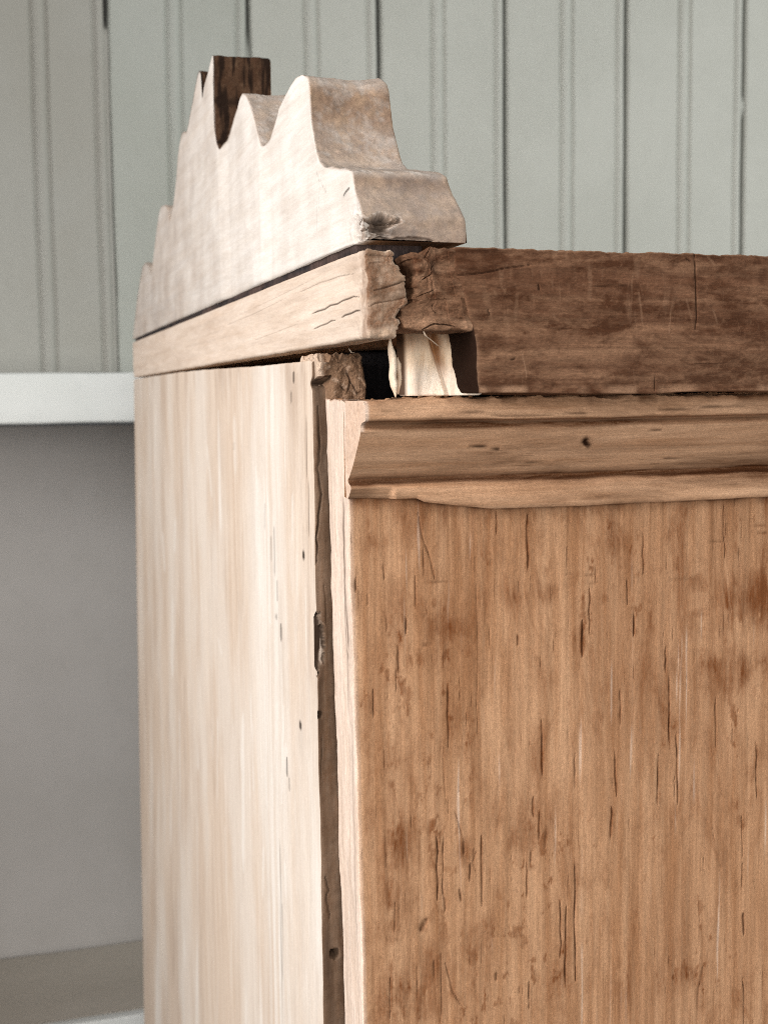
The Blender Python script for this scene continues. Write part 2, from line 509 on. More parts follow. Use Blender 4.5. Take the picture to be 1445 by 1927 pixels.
# side panel: pale left face, narrow front edge coloured darker
s_lines = []
for px, y0, y1, w, s in ((572, 1038, 1052, 3.0, 1), (566, 1358, 1372, 3.0, 1), (541, 1425, 1462, 2.0, .8), (545, 1462, 1490, 1.8, .5),
                         (529, 1175, 1205, 2.4, .75), (520, 1155, 1165, 2, .6), (553, 690, 722, 2.4, .8), (549, 735, 760, 1.8, .5), (577, 780, 900, 1.6, .45),
                         (516, 990, 1090, 1.8, .4), (510, 1010, 1060, 1.5, .35), (498, 940, 1000, 1.6, .35), (522, 1090, 1130, 1.5, .4), (440, 830, 850, 1.6, .4),
                         (528, 1560, 1920, 1.6, .4), (532, 1700, 1850, 1.4, .3), (581, 900, 1010, 1.3, .5)):
    a, b = onx(px, y0), onx(px + 0.008 * (y1 - y0), y1)
    s_lines.append(([(a[1], a[2]), ((a[1] + b[1]) / 2 + rng.normal(0, .0002), (a[2] + b[2]) / 2), (b[1], b[2])], w * 1.3 * (0.3 + a[1]) / 2358 * 3.3, s))
e_lines = []                                      # on the narrow front edge, in (x, z)
for pts, w, s in (([(600, 765), (603, 830), (599, 880), (606, 930), (597, 985), (600, 1040), (594, 1075)], 3.4, .95), ([(585, 780), (588, 830)], 1.5, .5),
                  ([(613, 1650), (618, 1672), (616, 1700), (622, 1730)], 3, .8), ([(608, 1380), (607, 1470)], 1.5, .5), ([(612, 1100), (616, 1180)], 1.6, .4)):
    q = [pts[0]]
    for p0, p1 in zip(pts[:-1], pts[1:]):
        for t in (.25, .5, .75, 1):
            q.append((p0[0] + (p1[0] - p0[0]) * t + random.gauss(0, 1.3), p0[1] + (p1[1] - p0[1]) * t))
    e_lines.append(([(ony(a, b)[0], ony(a, b)[2]) for a, b in q], w * 0.8 * 0.3 / 2358, s))
holes = [(ony(602, 1347)[0], ony(602, 1347)[2], 0.0010), (ony(630, 1796)[0], ony(630, 1796)[2], 0.0013), (ony(594, 1160)[0], ony(594, 1160)[2], 0.0009),
         (ony(592, 1255)[0], ony(592, 1255)[2], 0.0010)]
zc0, zc1 = ony(593, 1270)[2], ony(593, 1148)[2]   # the long chip on the edge
z_not = ony(590, 722)[2]


s_brown, s_white = [], []
for _ in range(150):
    px = 262 + 320 * random.random() ** .8
    y0 = random.uniform(690, 1900)
    a, b = onx(px, y0), onx(px + random.gauss(2, 3), y0 + random.uniform(30, 260))
    (s_brown if random.random() < .6 else s_white).append(([(a[1], a[2]), (b[1], b[2])], random.uniform(2, 9) * (.3 + a[1]) / 2358 * 2.6, random.uniform(.1, .38)))


def chip(x, z):
    """worm-eaten chip in the front corner: > 0 inside, ragged outline"""
    t = (z - zc0) / (zc1 - zc0)
    q = np.stack([x, x * 0, z], -1)
    return 1 - (x / .0021) ** 2 - (np.abs(2 * t - 1)) ** 2.6 + .42 * fbm(q, (700, 0, 520), 4, 50, .6)


def side_attrs(P, N):
    x, y, z = P.T
    left = np.clip(-N[:, 0], 0, 1)
    front = np.clip(-N[:, 1], 0, 1)
    c = marks(y, z, s_lines) * (left > 0.5)
    e = marks(x, z, e_lines) * (front > 0.5) * np.clip(.85 + .6 * fbm(P, (300, 0, 240), 4, 32), .25, 1)
    for hx, hz, hr in holes:
        e = np.maximum(e, (front > 0.3) * np.clip(2.2 * (1.2 - np.hypot(x - hx, (z - hz) * 0.85) / hr), 0, 1))
    cf = chip(x, z)
    fib_in = sstep(-.1, .6, fbm(P, (2600, 0, 190), 4, 34)) * sstep(.0007, .0014, x)
    chip_in = (front > .1) * sstep(.15, .35, cf)
    e = np.maximum(e, chip_in * (.97 - .62 * fib_in))
    e = np.maximum(e, (front > .2) * np.exp(-((z - z_not) / 0.0013) ** 2) * (x < .005) * sstep(-.0002, .0004, x))
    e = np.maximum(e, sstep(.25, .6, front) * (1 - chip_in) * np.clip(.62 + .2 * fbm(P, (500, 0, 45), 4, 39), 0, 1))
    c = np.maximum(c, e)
    streak = fbm(P, (0, 45, 14), 5, 31, .62)
    streak2 = fbm(P, (0, 160, 22), 4, 33, .6)
    st = left * (.7 * marks(y, z, s_brown) * np.clip(.6 + .8 * fbm(P, (0, 420, 70), 4, 30), 0, 1) + 0.14 * sstep(0.1, 0.9, streak) + 0.12 * sstep(0.15, 0.9, streak2) + .45 * sstep(.022, .0, y) * sstep(-.1, .7, fbm(P, (0, 520, 50), 4, 38)) + .4 * sstep(.495, .512, z) * sstep(-.1, .7, fbm(P, (0, 130, 30), 4, 29)) + .22 * sstep(.15, .38, y) * (.6 + .5 * streak) + 0.35 * bump2(y, z, onx(568, 1390)[1], onx(568, 1390)[2], .004, .006)
                 + 0.5 * bump2(y, z, onx(528, 1230)[1], onx(528, 1230)[2], .004, .012) + 0.45 * bump2(y, z, onx(552, 760)[1], onx(552, 760)[2], .006, .014)
                 + 0.35 * bump2(y, z, onx(515, 1050)[1], onx(515, 1050)[2], .008, .012))
    pale = left * np.clip(0.18 + marks(y, z, s_white) * 1.3 + 0.42 * sstep(-0.6, 0.8, fbm(P, (0, 34, 11), 6, 35, .62)) + 0.4 * bump2(y, z * 0, onx(500, 900)[1], 0, .020, 1) * sstep(-.6, .3, fbm(P, (0, 300, 8), 3, 37)) + .35 * sstep(.47, .36, z) * sstep(.06, .0, y), 0, 1)
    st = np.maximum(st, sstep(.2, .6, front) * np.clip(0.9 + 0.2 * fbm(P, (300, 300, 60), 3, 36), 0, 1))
    st = st * (1 - .5 * chip_in)
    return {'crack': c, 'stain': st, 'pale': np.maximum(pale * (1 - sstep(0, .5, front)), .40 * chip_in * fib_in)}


def side_warp(P, N):
    x, y, z = P.T.copy()
    front = np.clip(-N[:, 1], 0, 1)
    edge = np.exp(-np.maximum(y, 0) / 0.004)
    jit = 0.0007 * fbm(P, (0, 0, 75), 5, 41) + 0.00016 * fbm(P, (300, 0, 420), 3, 43)
    y = y + edge * (jit + 0.0006)
    y = y + edge * sstep(.1, .5, chip(P[:, 0], P[:, 2])) * 0.0026
    y = y + edge * 0.002 * np.exp(-((z - z_not) / 0.0011) ** 2)
    for hx, hz, hr in holes:
        y = y + front * 0.004 * (np.hypot(x - hx, z - hz) < hr)
    y = y + 0.0008 * sstep(.3, 1, front) * marks(P[:, 0], z, e_lines)
    y = y + .02 * sstep(.0112, .0124, P[:, 0]) * sstep(.493, .4945, P[:, 2]) * sstep(.02, .0, P[:, 1])
    back = sstep(0.05, Y_BACK, P[:, 1])
    y = y + back * 0.045 * np.clip((0.5125 - z) / 0.37, -0.1, 1.4)
    x = x + 0.0003 * fbm(P, (0, 30, 6), 3, 47) - 0.0003 * marks(P[:, 1], z, s_lines) * 0
    top = sstep(0.506, 0.5118, z)
    z = z - top * .0021 * sstep(.24, .0, P[:, 1]) + top * ((0.0001 + .0006 * np.exp(-y / .006)) * fbm(P, (300, 130, 0), 3, 45) - 0.0004)
    return np.stack([x, y, z], -1)


ysd = np.concatenate([np.linspace(0.0008, 0.012, 46), 0.012 + (Y_BACK - 0.012) * np.linspace(0, 1, 190)[1:-1] ** 1.5])
ysd = np.unique(np.concatenate([[0, .0001, .0003, .0005], np.round(ysd, 6), [Y_BACK - .0005, Y_BACK - .0002, Y_BACK]]))
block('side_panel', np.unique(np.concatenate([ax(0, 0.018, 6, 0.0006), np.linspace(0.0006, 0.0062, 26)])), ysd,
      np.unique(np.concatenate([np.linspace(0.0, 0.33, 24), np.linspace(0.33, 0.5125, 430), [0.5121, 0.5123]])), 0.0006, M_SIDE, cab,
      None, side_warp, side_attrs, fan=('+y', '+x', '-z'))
block('side_panel', ax(0.300, 0.318, 4, 0.001), ax(0, Y_BACK, 8, 0.001), ax(0, 0.5125, 8, 0.001), 0.001, M_SIDE, cab, soft(0.0002, 30, 4))
block('back_board', ax(0.019, 0.299, 8, 0.001), ax(0.362, 0.376, 3, 0.001), ax(0.002, 0.5285, 8, 0.001), 0.001, M_DOOR, cab, soft(0.0002, 30, 4))
block('top_board', ax(0.0195, 0.299, 8, 0.001), ax(-0.012, 0.3615, 6, 0.001), ax(0.5135, 0.5285, 3, 0.001), 0.001, M_DOOR, cab, soft(0.0002, 30, 6))
block('shade_backing', ax(0.0185, 0.299, 8, 0.001), ax(0.0265, 0.042, 3, 0.001), ax(0.440, 0.5130, 8, 0.001), 0.001, M_SHADE, cab, soft(0.0002, 30, 6))  # added black backing, paints the shade in the broken corner and gap
block('bottom_board', ax(0.019, 0.299, 8, 0.001), ax(0.004, 0.360, 6, 0.001), ax(0.002, 0.018, 3, 0.001), 0.001, M_DOOR, cab, soft(0.0002, 30, 6))

# ---- door: brown face with cracks and pores, pale left edge
YD = -0.018
dz = lambda x, y: ony(x, y, YD)
d_lines = []


def dl(px, y0, y1, w=1.6, s=0.8, lean=0.0):
    n = 5
    pts = []
    for t in np.linspace(0, 1, n):
        p = dz(px + lean * t + 0.004 * (y1 - y0) * t + random.gauss(0, min(1.0, (y1 - y0) / 90)), y0 + (y1 - y0) * t)
        pts.append((p[0], p[2]))
    d_lines.append((pts, w * 0.78 * 0.285 / 2358, s))


for X, a, b, w, s in ((631, 120, 320, 2.6, .9), (527, 110, 190, 2, .7), (1022, 180, 330, 2.4, .8), (1293, 80, 290, 2, .8), (816, 480, 600, 4.6, 1), (840, 370, 530, 2.4, .75),
                      (968, 335, 425, 2.6, .85), (990, 455, 535, 3.4, 1), (217, 465, 525, 3, .9), (597, 530, 568, 3, .9), (190, 560, 660, 3, .7), (458, 360, 900, 1.8, .45), (357, 690, 910, 2.8, .8),
                      (345, 905, 1100, 2.2, .45), (678, 815, 1005, 3.2, .95), (942, 705, 830, 2.8, .85), (1097, 570, 655, 3.8, .9), (1110, 665, 915, 2.8, .85), (1265, 740, 910, 2.8, .85), (1135, 860, 1112, 3.2, .95),
                      (1070, 935, 1112, 2.8, .85), (927, 925, 1075, 3, .85), (1405, 890, 1080, 3, .9), (912, 1105, 1215, 3, .85), (648, 1075, 1145, 3, .85), (668, 1120, 1225, 2.4, .8), (690, 1185, 1255, 2.2, .6),
                      (790, 930, 1045, 2.4, .7), (318, 1210, 1425, 3.6, .95), (338, 1205, 1435, 2.6, .8), (410, 1225, 1275, 6, .8), (432, 1300, 1362, 3.4, .9), (470, 1205, 1455, 2.8, .85), (445, 1250, 1300, 3, .6),
                      (625, 1300, 1420, 2.4, .6), (790, 1285, 1700, 3.4, .95), (740, 1425, 1625, 2.6, .9), (757, 1445, 1718, 3, .95), (1355, 1135, 1285, 2.4, .75), (1360, 1465, 1545, 5, .75), (1360, 1690, 1850, 3, .85),
                      (170, 1430, 1535, 3, .7), (345, 1420, 1465, 5, .85), (632, 1700, 1800, 3, .85), (600, 1715, 1745, 2.4, .6), (150, 1690, 1840, 2.6, .7), (305, 1630, 1690, 4, .6), (50, 335, 385, 3, .8),
                      (103, 715, 805, 3, .7), (182, 640, 720, 2, .6), (250, 330, 445, 2.6, .6), (280, 230, 335, 2, .6), (860, 300, 350, 2, .5), (1345, 230, 300, 2, .5), (640, 1260, 1300, 3, .6), (520, 1670, 1700, 4, .7),
                      (1425, 1640, 1760, 2, .4), (245, 1640, 1760, 3, .5), (330, 1600, 1840, 2.6, .6), (88, 390, 430, 2, .5), (470, 1560, 1640, 2, .4), (1355, 1300, 1385, 2, .7), (152, 460, 520, 2, .6)):
    dl(X / 1.795 + 640, a / 1.795 + 900, b / 1.795 + 900, w * 0.95, s)
for pts, w, s in (([(262, 120), (275, 200), (300, 265), (318, 345)], 2.2, .65), ([(285, 1488), (270, 1510), (258, 1535)], 7, .9), ([(395, 1390), (402, 1432)], 4, .7), ([(1225, 1650), (1208, 1730), (1200, 1830)], 4, .5),
                  ([(345, 1640), (370, 1740), (400, 1785)], 2.6, .6), ([(380, 1120), (410, 1225)], 2.4, .5), ([(455, 1260), (440, 1300), (452, 1330)], 2.2, .5), ([(1400, 160), (1445, 162)], 2.2, .6), ([(1405, 185), (1445, 187)], 2.6, .7),
                  ([(760, 325), (870, 328)], 1.6, .35), ([(800, 352), (900, 356)], 1.6, .3), ([(280, 352), (400, 350)], 1.5, .35), ([(1230, 215), (1350, 212)], 1.5, .3), ([(1100, 345), (1250, 340)], 1.8, .35), ([(270, 562), (310, 565)], 3, .5)):
    d_lines.append(([(dz(a / 1.795 + 640, b / 1.795 + 900)[0], dz(a / 1.795 + 640, b / 1.795 + 900)[2]) for a, b in pts], w * 0.285 / 2358, s))
for _ in range(150):                              # short pores between the long ones
    X, Y = random.uniform(700, 1700), random.uniform(980, 2100)
    dl(X, Y, Y + random.uniform(10, 45), random.uniform(1.0, 1.7), random.uniform(.2, .6))
XD0 = 0.0031
blots = []                                        # old stain left in the grain: (px, py, sx, sy, amount) in the photo's frame
for X, Y, sx, sy, a in ((350, 500, 70, 40, .6), (690, 390, 60, 35, .45), (890, 405, 22, 22, .5), (1390, 390, 120, 110, .75), (250, 615, 30, 26, .6), (130, 210, 36, 24, .45), (880, 805, 30, 30, .4), (860, 850, 60, 90, .35),
                        (1290, 660, 170, 90, .55), (1150, 640, 50, 110, .5), (200, 1250, 60, 120, .6), (180, 1430, 60, 130, .5), (300, 1700, 90, 130, .6), (160, 1750, 60, 120, .5), (415, 1250, 26, 60, .55), (560, 1140, 40, 40, .25),
                        (940, 1720, 40, 110, .45), (1180, 1690, 60, 60, .35), (880, 1520, 120, 60, .3), (850, 1000, 60, 60, .3), (700, 1150, 110, 80, .22), (200, 1010, 90, 110, .3), (90, 1140, 40, 60, .35), (640, 130, 400, 30, .3),
                        (300, 120, 130, 26, .4), (1380, 1050, 60, 160, .35), (200, 420, 90, 100, .3), (1100, 300, 160, 60, .3), (1300, 900, 140, 120, .25), (870, 215, 16, 30, .35)):
    p = dz(X / 1.795 + 640, Y / 1.795 + 900)
    blots.append((p[0], p[2], sx / 1.795 * 0.285 / 2358, sy / 1.795 * 0.285 / 2358, a))


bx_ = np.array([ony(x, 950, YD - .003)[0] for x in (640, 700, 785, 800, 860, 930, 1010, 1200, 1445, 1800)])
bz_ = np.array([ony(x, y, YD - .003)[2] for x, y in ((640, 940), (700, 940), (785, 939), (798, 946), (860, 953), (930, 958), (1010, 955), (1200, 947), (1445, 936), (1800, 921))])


def door_attrs(P, N):
    x, y, z = P.T
    front = np.clip(-N[:, 1], 0, 1)
    left = np.clip(-N[:, 0], 0, 1)
    c = marks(x, z, d_lines) * (front > .5) * np.clip(.72 + .75 * fbm(P, (700, 0, 420), 4, 58, .6), .12, 1)
    halo = marks(x, z, [(a, b * 3.0, .5 * d) for a, b, d in d_lines]) * front
    rag = np.clip(0.75 + 0.9 * fbm(P, (260, 0, 90), 5, 51, .65) + 0.6 * fbm(P, (1500, 0, 130), 3, 52), 0, 1.6)
    st = np.zeros(len(P))
    for bx, bz, sx, sz, a in blots:
        st = np.maximum(st, a * np.exp(-(((x - bx) / (1.4 * sx)) ** 2 + ((z - bz) / (1.4 * sz)) ** 2)))
    hb = np.exp(-((z - dz(900, 1120)[2] + .0012 * fbm(P, (45, 0, 0), 3, 151)) / .0042) ** 2)
    st = np.maximum(st, .42 * hb * sstep(-.2, .5, fbm(P, (38, 0, 20), 3, 152)))
    fibn = fbm(P, (950, 0, 85), 4, 154, .6)
    crisp = fbm(P, (420, 0, 260), 5, 155, .68)
    st = st * sstep(.02, .5, st + .26 * fibn + .24 * crisp)
    st = np.maximum(st, .5 * sstep(.55, .95, crisp + .4 * fibn) * sstep(-.1, .5, fbm(P, (60, 0, 30), 3, 156)))
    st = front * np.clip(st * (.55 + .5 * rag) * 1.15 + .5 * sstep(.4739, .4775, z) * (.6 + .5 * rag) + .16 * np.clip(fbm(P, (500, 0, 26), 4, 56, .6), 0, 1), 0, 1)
    st = np.maximum(st, front * 0.42 * sstep(0.02, 0.12, x) * (0.6 + 0.6 * fbm(P, (60, 0, 25), 4, 57)))
    rim = sstep(XD0 + 0.0016, XD0 + 0.0004, x) * front * 0.32
    # pale scratches
    sc = sstep(0.75, 1.15, fbm(P, (1100, 0, 34), 3, 55)) * sstep(0.0, 0.5, fbm(P, (70, 0, 40), 3, 59)) * front * 0.35
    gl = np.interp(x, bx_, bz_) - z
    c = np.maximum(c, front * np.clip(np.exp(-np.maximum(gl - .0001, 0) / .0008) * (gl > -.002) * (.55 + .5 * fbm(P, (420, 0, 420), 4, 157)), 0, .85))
    lline = left * (marks(y, z, [([(YD + .0045, .480), (YD + .0040, .455), (YD + .0028, .440)], .0007, .8), ([(YD + .005, .478), (YD + .0047, .425)], .0006, .5), ([(YD + .0055, .445), (YD + .0033, .4385)], .0004, .6),
                                 ([(YD + .0035, .43), (YD + .0030, .36)], .0004, .35)]))
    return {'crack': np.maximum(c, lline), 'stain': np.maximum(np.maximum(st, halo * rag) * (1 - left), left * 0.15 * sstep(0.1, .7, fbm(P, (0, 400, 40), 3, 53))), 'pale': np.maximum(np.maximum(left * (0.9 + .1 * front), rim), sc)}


def door_warp(P, N):
    x, y, z = P.T.copy()
    lean = np.clip((0.476 - z) / 0.123, -0.2, 3.5) * 0.0018
    edge = np.exp(-np.maximum(x - XD0, 0) / 0.002)
    x = x + lean * np.exp(-np.maximum(x - XD0, 0) / 0.03) + edge * (0.00028 * fbm(P, (0, 120, 55), 4, 61) + 0.00012 * fbm(P, (0, 500, 300), 3, 62))
    front = (N[:, 1] < -.5)
    y = y + front * (0.0004 * marks(P[:, 0], P[:, 2], d_lines) + 0.00022 * fbm(P, (45, 0, 12), 3, 63) + 0.00006 * fbm(P, (900, 0, 60), 3, 64))
    top = sstep(0.4965, 0.500, z)
    z = z + top * (0.0008 * fbm(P, (500, 400, 0), 4, 65) + .0006 * fbm(P, (120, 50, 0), 2, 66))
    return np.stack([x, y, z], -1)


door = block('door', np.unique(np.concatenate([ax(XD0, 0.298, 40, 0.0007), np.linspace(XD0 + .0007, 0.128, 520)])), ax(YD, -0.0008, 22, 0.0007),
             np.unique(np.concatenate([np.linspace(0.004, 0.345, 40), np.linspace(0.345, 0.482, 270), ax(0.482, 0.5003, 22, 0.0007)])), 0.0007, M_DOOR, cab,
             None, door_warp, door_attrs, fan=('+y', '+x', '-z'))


# ---- profile swept along x: the moulding on the door
def sweep_x(name, prof, xs, mat, parent, move=None, attrs=None, cap=True):
    K, n = len(prof), len(xs)
    P = np.empty((n, K, 3))
    P[:, :, 0] = xs[:, None]
    P[:, :, 1:] = prof[None]
    T = np.repeat(np.linspace(0, 1, K)[None], n, 0)
    P = P.reshape(-1, 3)
    T = T.ravel()
    at = attrs(P, T) if attrs else {}
    if move:
        P = move(P.copy(), T)
    i = np.arange(n - 1)[:, None] * K
    k = np.arange(K)[None]
    k2 = (k + 1) % K
    q = np.stack([i + k, i + k2, i + K + k2, i + K + k], -1).reshape(-1, 4)
    V, faces = P, [q]
    if cap:
        for e in (0, n - 1):                      # end faces with their own corners
            ring = P[e * K:e * K + 76]
            b = len(V)
            bk = ring.copy()
            bk[:, 1] = YD + 0.0005
            V = np.concatenate([V, ring, bk])
            k7 = np.arange(75)
            f = np.stack([b + k7, b + k7 + 1, b + 76 + k7 + 1, b + 76 + k7], -1)
            faces.append(f[:, ::-1] if e == 0 else f)
            for kk in at:
                at[kk] = np.concatenate([at[kk], np.full(152, (0.7 if e == 0 else 0.0) if kk == 'pale' else 0.0)])
    return mesh_obj(name, V, faces, mat, parent, at)


XM0 = 0.0029
mp = [onx(*q, XM0)[1:] for q in ((690, 753), (690.5, 758), (690.5, 775), (690, 789), (687, 793), (681, 796), (678.5, 801), (678, 806), (679, 812), (677, 824), (673, 842), (668, 860), (664, 876), (660, 890), (657, 898), (652.5, 903), (651, 906), (652.5, 910), (657, 914), (659, 920), (659, 930), (657, 938), (655, 943))]
mp = np.array([[max(-0.0335, min(a, YD - 0.0012)), b] for a, b in mp])
mp[-8:, 0] = np.array([-0.0008, -0.0010, -0.0018, -0.0030, -0.0036, -0.0036, -0.0033, -0.0026]) + YD
mp[-11:-8, 0] = np.minimum(mp[-11:-8, 0], YD - np.array([.0035, .0028, .0018]))
zz = [mp]
t_ = np.linspace(0, len(mp) - 1, 76)
mpd = np.stack([np.interp(t_, np.arange(len(mp)), mp[:, c]) for c in (0, 1)], -1)
mpd = np.concatenate([mpd, [[YD + 0.0005, mpd[-1, 1] + .0002], [YD + 0.0005, mpd[0, 1]], [mpd[0, 0] + .006, mpd[0, 1] + .0001]]])
zbot = mpd[75, 1]
bx, bz = bx_, bz_
hole_m = ony(1104, 832, -0.027)
m_lines = [([(ony(a, b, -.026)[0], ony(a, b, -.026)[2]) for a, b in pts], w * .27 / 2358, s) for pts, w, s in (
    ([(870, 839), (905, 841), (942, 846)], 2.6, .9), ([(808, 858), (850, 855), (880, 853)], 1.8, .6), ([(1000, 872), (1060, 873)], 1.6, .5), ([(1200, 812), (1235, 808)], 2.4, .7),
    ([(830, 775), (900, 777)], 1.5, .5), ([(1180, 774), (1240, 770), (1330, 764), (1400, 762)], 2.2, .7), ([(900, 783), (1000, 781), (1090, 775)], 1.8, .6), ([(1250, 866), (1330, 860), (1440, 856)], 1.6, .5), ([(700, 775), (760, 776)], 1.6, .4))]


def m_attrs(P, T):
    x, y, z = P.T
    kz = (z - zbot) / (mpd[0, 1] - zbot)
    n1 = fbm(P, (110, 0, 0), 4, 71)
    n2 = fbm(P, (40, 0, 300), 4, 73)
    zg1 = mp[16, 1]
    zg2 = mp[6, 1]
    g = 1.2 * np.exp(-((z - zg1) / (0.0008 + .0003 * n1)) ** 2) + 1.1 * np.exp(-((z - zg2 + .0003) / (0.0009 + .0003 * n1)) ** 2) * (0.75 + .3 * n2)
    g += 0.22 * sstep(0.1, 0.8, n2) + .18 * sstep(.2, .8, fbm(P, (25, 0, 900), 3, 74))
    g += 0.6 * np.exp(-((z - mpd[0, 1]) / .0012) ** 2) * sstep(-.3, .4, fbm(P, (160, 100, 0), 3, 75))
    g += 0.8 * sstep(0.0105, 0.006, x) * sstep(zg1 + .0004, zg1 - .0008, z) * .6
    c = marks(x, z, m_lines)
    hh = np.hypot((x - hole_m[0]) / 1.7, z - hole_m[2] + .0006 * np.sin((x - hole_m[0]) * 1500)) / 0.0011
    c = np.maximum(c, np.clip(1.7 * (1.1 - hh), 0, 1))
    pl = sstep(XM0 + .0011, XM0 + .0003, x) * (z > mp[8, 1]) * 0.9
    return {'crack': c, 'stain': np.clip(g, 0, .95), 'pale': pl}


def m_move(P, T):
    x, y, z = P.T
    low = sstep(mp[17, 1], zbot, z) * (z > zbot - .0002)
    tgt = np.interp(x, bx, bz)
    wav = 0.0002 * fbm(P, (60, 0, 0), 3, 77)
    z2 = z + low * (tgt - zbot) + wav
    thin = sstep(0.0135, 0.012, x + .0006 * fbm(P, (0, 0, 900), 2, 70)) * low
    y2 = y + thin * 0.0018 + 0.00018 * fbm(P, (70, 200, 300), 4, 78) + 0.0012 * np.clip(1.4 * (1 - np.hypot((x - hole_m[0]) / 1.7, z - hole_m[2]) / .001), 0, 1)
    y2 = y2 + 0.0004 * marks(x, z, m_lines)
    topm = np.exp(-((z - mpd[0, 1]) / .0009) ** 2)
    z2 = z2 + topm * (0.0006 * fbm(P, (420, 300, 0), 4, 79) + 0.0005 * fbm(P, (90, 0, 0), 2, 80))
    # battered top left corner
    k = np.exp(-((x - XM0) / .0016) ** 2)
    y2 = y2 + k * topm * .0015
    return np.stack([x, y2, z2], -1)


sweep_x('moulding', mpd, np.concatenate([[XM0, XM0 + .0002, XM0 + .0005], np.linspace(XM0 + .0009, 0.112, 330), np.linspace(0.115, 0.298, 20)]), M_MOULD, door, m_move, m_attrs)

# ---- side cornice strip (pale), from the split corner to the back
X_SPLIT = ony(757, 560, Y_RAIL)[0]
c_lines = [([(onx(a, b)[1], onx(a, b)[2]) for a, b in pts], w * .27 / 2358 * .95, s) for pts, w, s in (
    ([(674, 559), (664, 558), (655, 562), (644, 566), (635, 572), (622, 575), (612, 582), (598, 586), (585, 592)], 2.2, .9), ([(678, 584), (669, 585), (660, 590), (650, 593), (642, 598)], 2.2, .95), ([(632, 603), (623, 604), (615, 609), (603, 613), (590, 620)], 2, .8), ([(668, 515), (640, 520), (600, 533), (560, 552)], 1.4, .45),
    ([(540, 560), (480, 590), (420, 615)], 1.2, .3), ([(600, 520), (520, 560), (440, 598)], 1.1, .25), ([(560, 610), (480, 640)], 1.2, .3))]
f_lines = [([(ony(a, b, Y_RAIL)[0], ony(a, b, Y_RAIL)[2]) for a, b in pts], w * .6 * .25 / 2358, s) for pts, w, s in (
    ([(700, 548), (730, 540), (757, 528)], 2.5, .8), ([(694, 577), (705, 571), (735, 566), (765, 555)], 2, .6), ([(697, 495), (720, 490)], 2, .4))]


def strip_attrs(P, N):
    x, y, z = P.T
    left = np.clip(-N[:, 0], 0, 1)
    front = np.clip(-N[:, 1], 0, 1)
    c = np.maximum(marks(y, z, c_lines) * (left > .5), marks(x, z, f_lines) * (front > .5))
    n = fbm(P, (500, 500, 500), 4, 81)
    st = sstep(.25, .7, front) * np.clip(0.9 + 0.25 * n - 0.5 * sstep(.516, .5135, z), 0, 1)
    st = np.maximum(st, left * (0.25 * bump2(y, z, onx(668, 505)[1], onx(668, 505)[2], .006, .004) + 0.15 * sstep(0, .7, fbm(P, (0, 40, 400), 4, 83))))
    st = np.maximum(st, left * .75 * sstep(.0065, .0, y - Y_RAIL + .0022 * fbm(P, (0, 500, 500), 4, 92)))
    dk = front * sstep(-.2, .8, fbm(P, (700, 0, 700), 4, 85) + .35 * sstep(.518, .526, z)) * .6
    return {'crack': np.maximum(c, dk * .35), 'stain': st, 'pale': left * .55 * (1 - st)}


def strip_warp(P, N):
    x, y, z = P.T.copy()
    front = np.clip(-N[:, 1], 0, 1)
    left = np.clip(-N[:, 0], 0, 1)
    near = np.exp(-np.maximum(y - Y_RAIL, 0) / 0.006)
    y = y + near * (0.0003 * fbm(P, (260, 0, 260), 4, 87) + .0004 * front * terrace(P, .0047, 126, .0012) + .00012 * front * fbm(P, (900, 0, 1400), 3, 123) + .0008 * sstep(.527, .5312, z)) + front * .0008 * marks(P[:, 0], z, f_lines)
    x = x + 0.00015 * fbm(P, (0, 60, 250), 3, 88) + near * .0005 * np.clip(left + front, 0, 1) * fbm(P, (300, 300, 420), 4, 86) * sstep(.006, .0, P[:, 0]) + left * .0002 * marks(P[:, 1], P[:, 2], c_lines)
    x = x + np.exp(-((x - X_SPLIT) / .002) ** 2) * front * 0
    # ragged right end, leaning like the split
    rt = sstep(0.004, X_SPLIT, P[:, 0])
    zr = np.array([.5125, .5162, .5172, .519, .5205, .526, .5305])
    xr = np.array([-.0010, -.0008, -.0014, -.0002, .0012, .0006, -.0018])
    kl = np.floor((P[:, 2] + .0003 * fbm(P, (0, 300, 0), 2, 91)) / .0011)
    x = x + rt * (np.interp(P[:, 2], zr, xr) + .0004 * _hash(kl, kl, kl, 89) + .00025 * fbm(P, (0, 900, 900), 3, 89))
    z = z - (near * .0004 + .0002 * np.exp(-np.maximum(y - Y_RAIL, 0) / .014)) * sstep(.5265, .5312, z) * (1 + fbm(P, (400, 300, 0), 3, 90))
    z = z - sstep(.515, .513, z) * (.00012 * fbm(P, (0, 120, 0), 4, 84) + .0001)
    return np.stack([x, y, z], -1)


yst = np.concatenate([np.linspace(0.0012, 0.03, 90), 0.03 + (Y_BACK - Y_RAIL - 0.03) * np.linspace(0, 1, 170)[1:-1] ** 1.5]) + Y_RAIL
yst = np.unique(np.concatenate([np.array([0, .0002, .0005, .0008]) + Y_RAIL, yst, [Y_BACK - .0006, Y_BACK - .0002, Y_BACK]]))
block('side_cornice', ax(0, X_SPLIT, 70, 0.0009), yst, ax(0.513, 0.5314, 110, 0.0009), 0.0009, M_STRIP, cab, None, strip_warp, strip_attrs, fan=('+y',))
# dark strip added as the shadow line between crest and cornice
block('seam_shadow_strip', ax(0.0013, 0.0165, 5, .0006), ax(Y_RAIL + .012, Y_BACK - .002, 160, .0006), ax(0.5302, 0.5340, 4, .0006), .0006, M_SHADE, cab, soft(.0003, 200, 7),
      attrs=lambda P, N: {'pale': np.clip(0.10 + .25 * fbm(P, (0, 90, 400), 3, 6), 0, .6)})

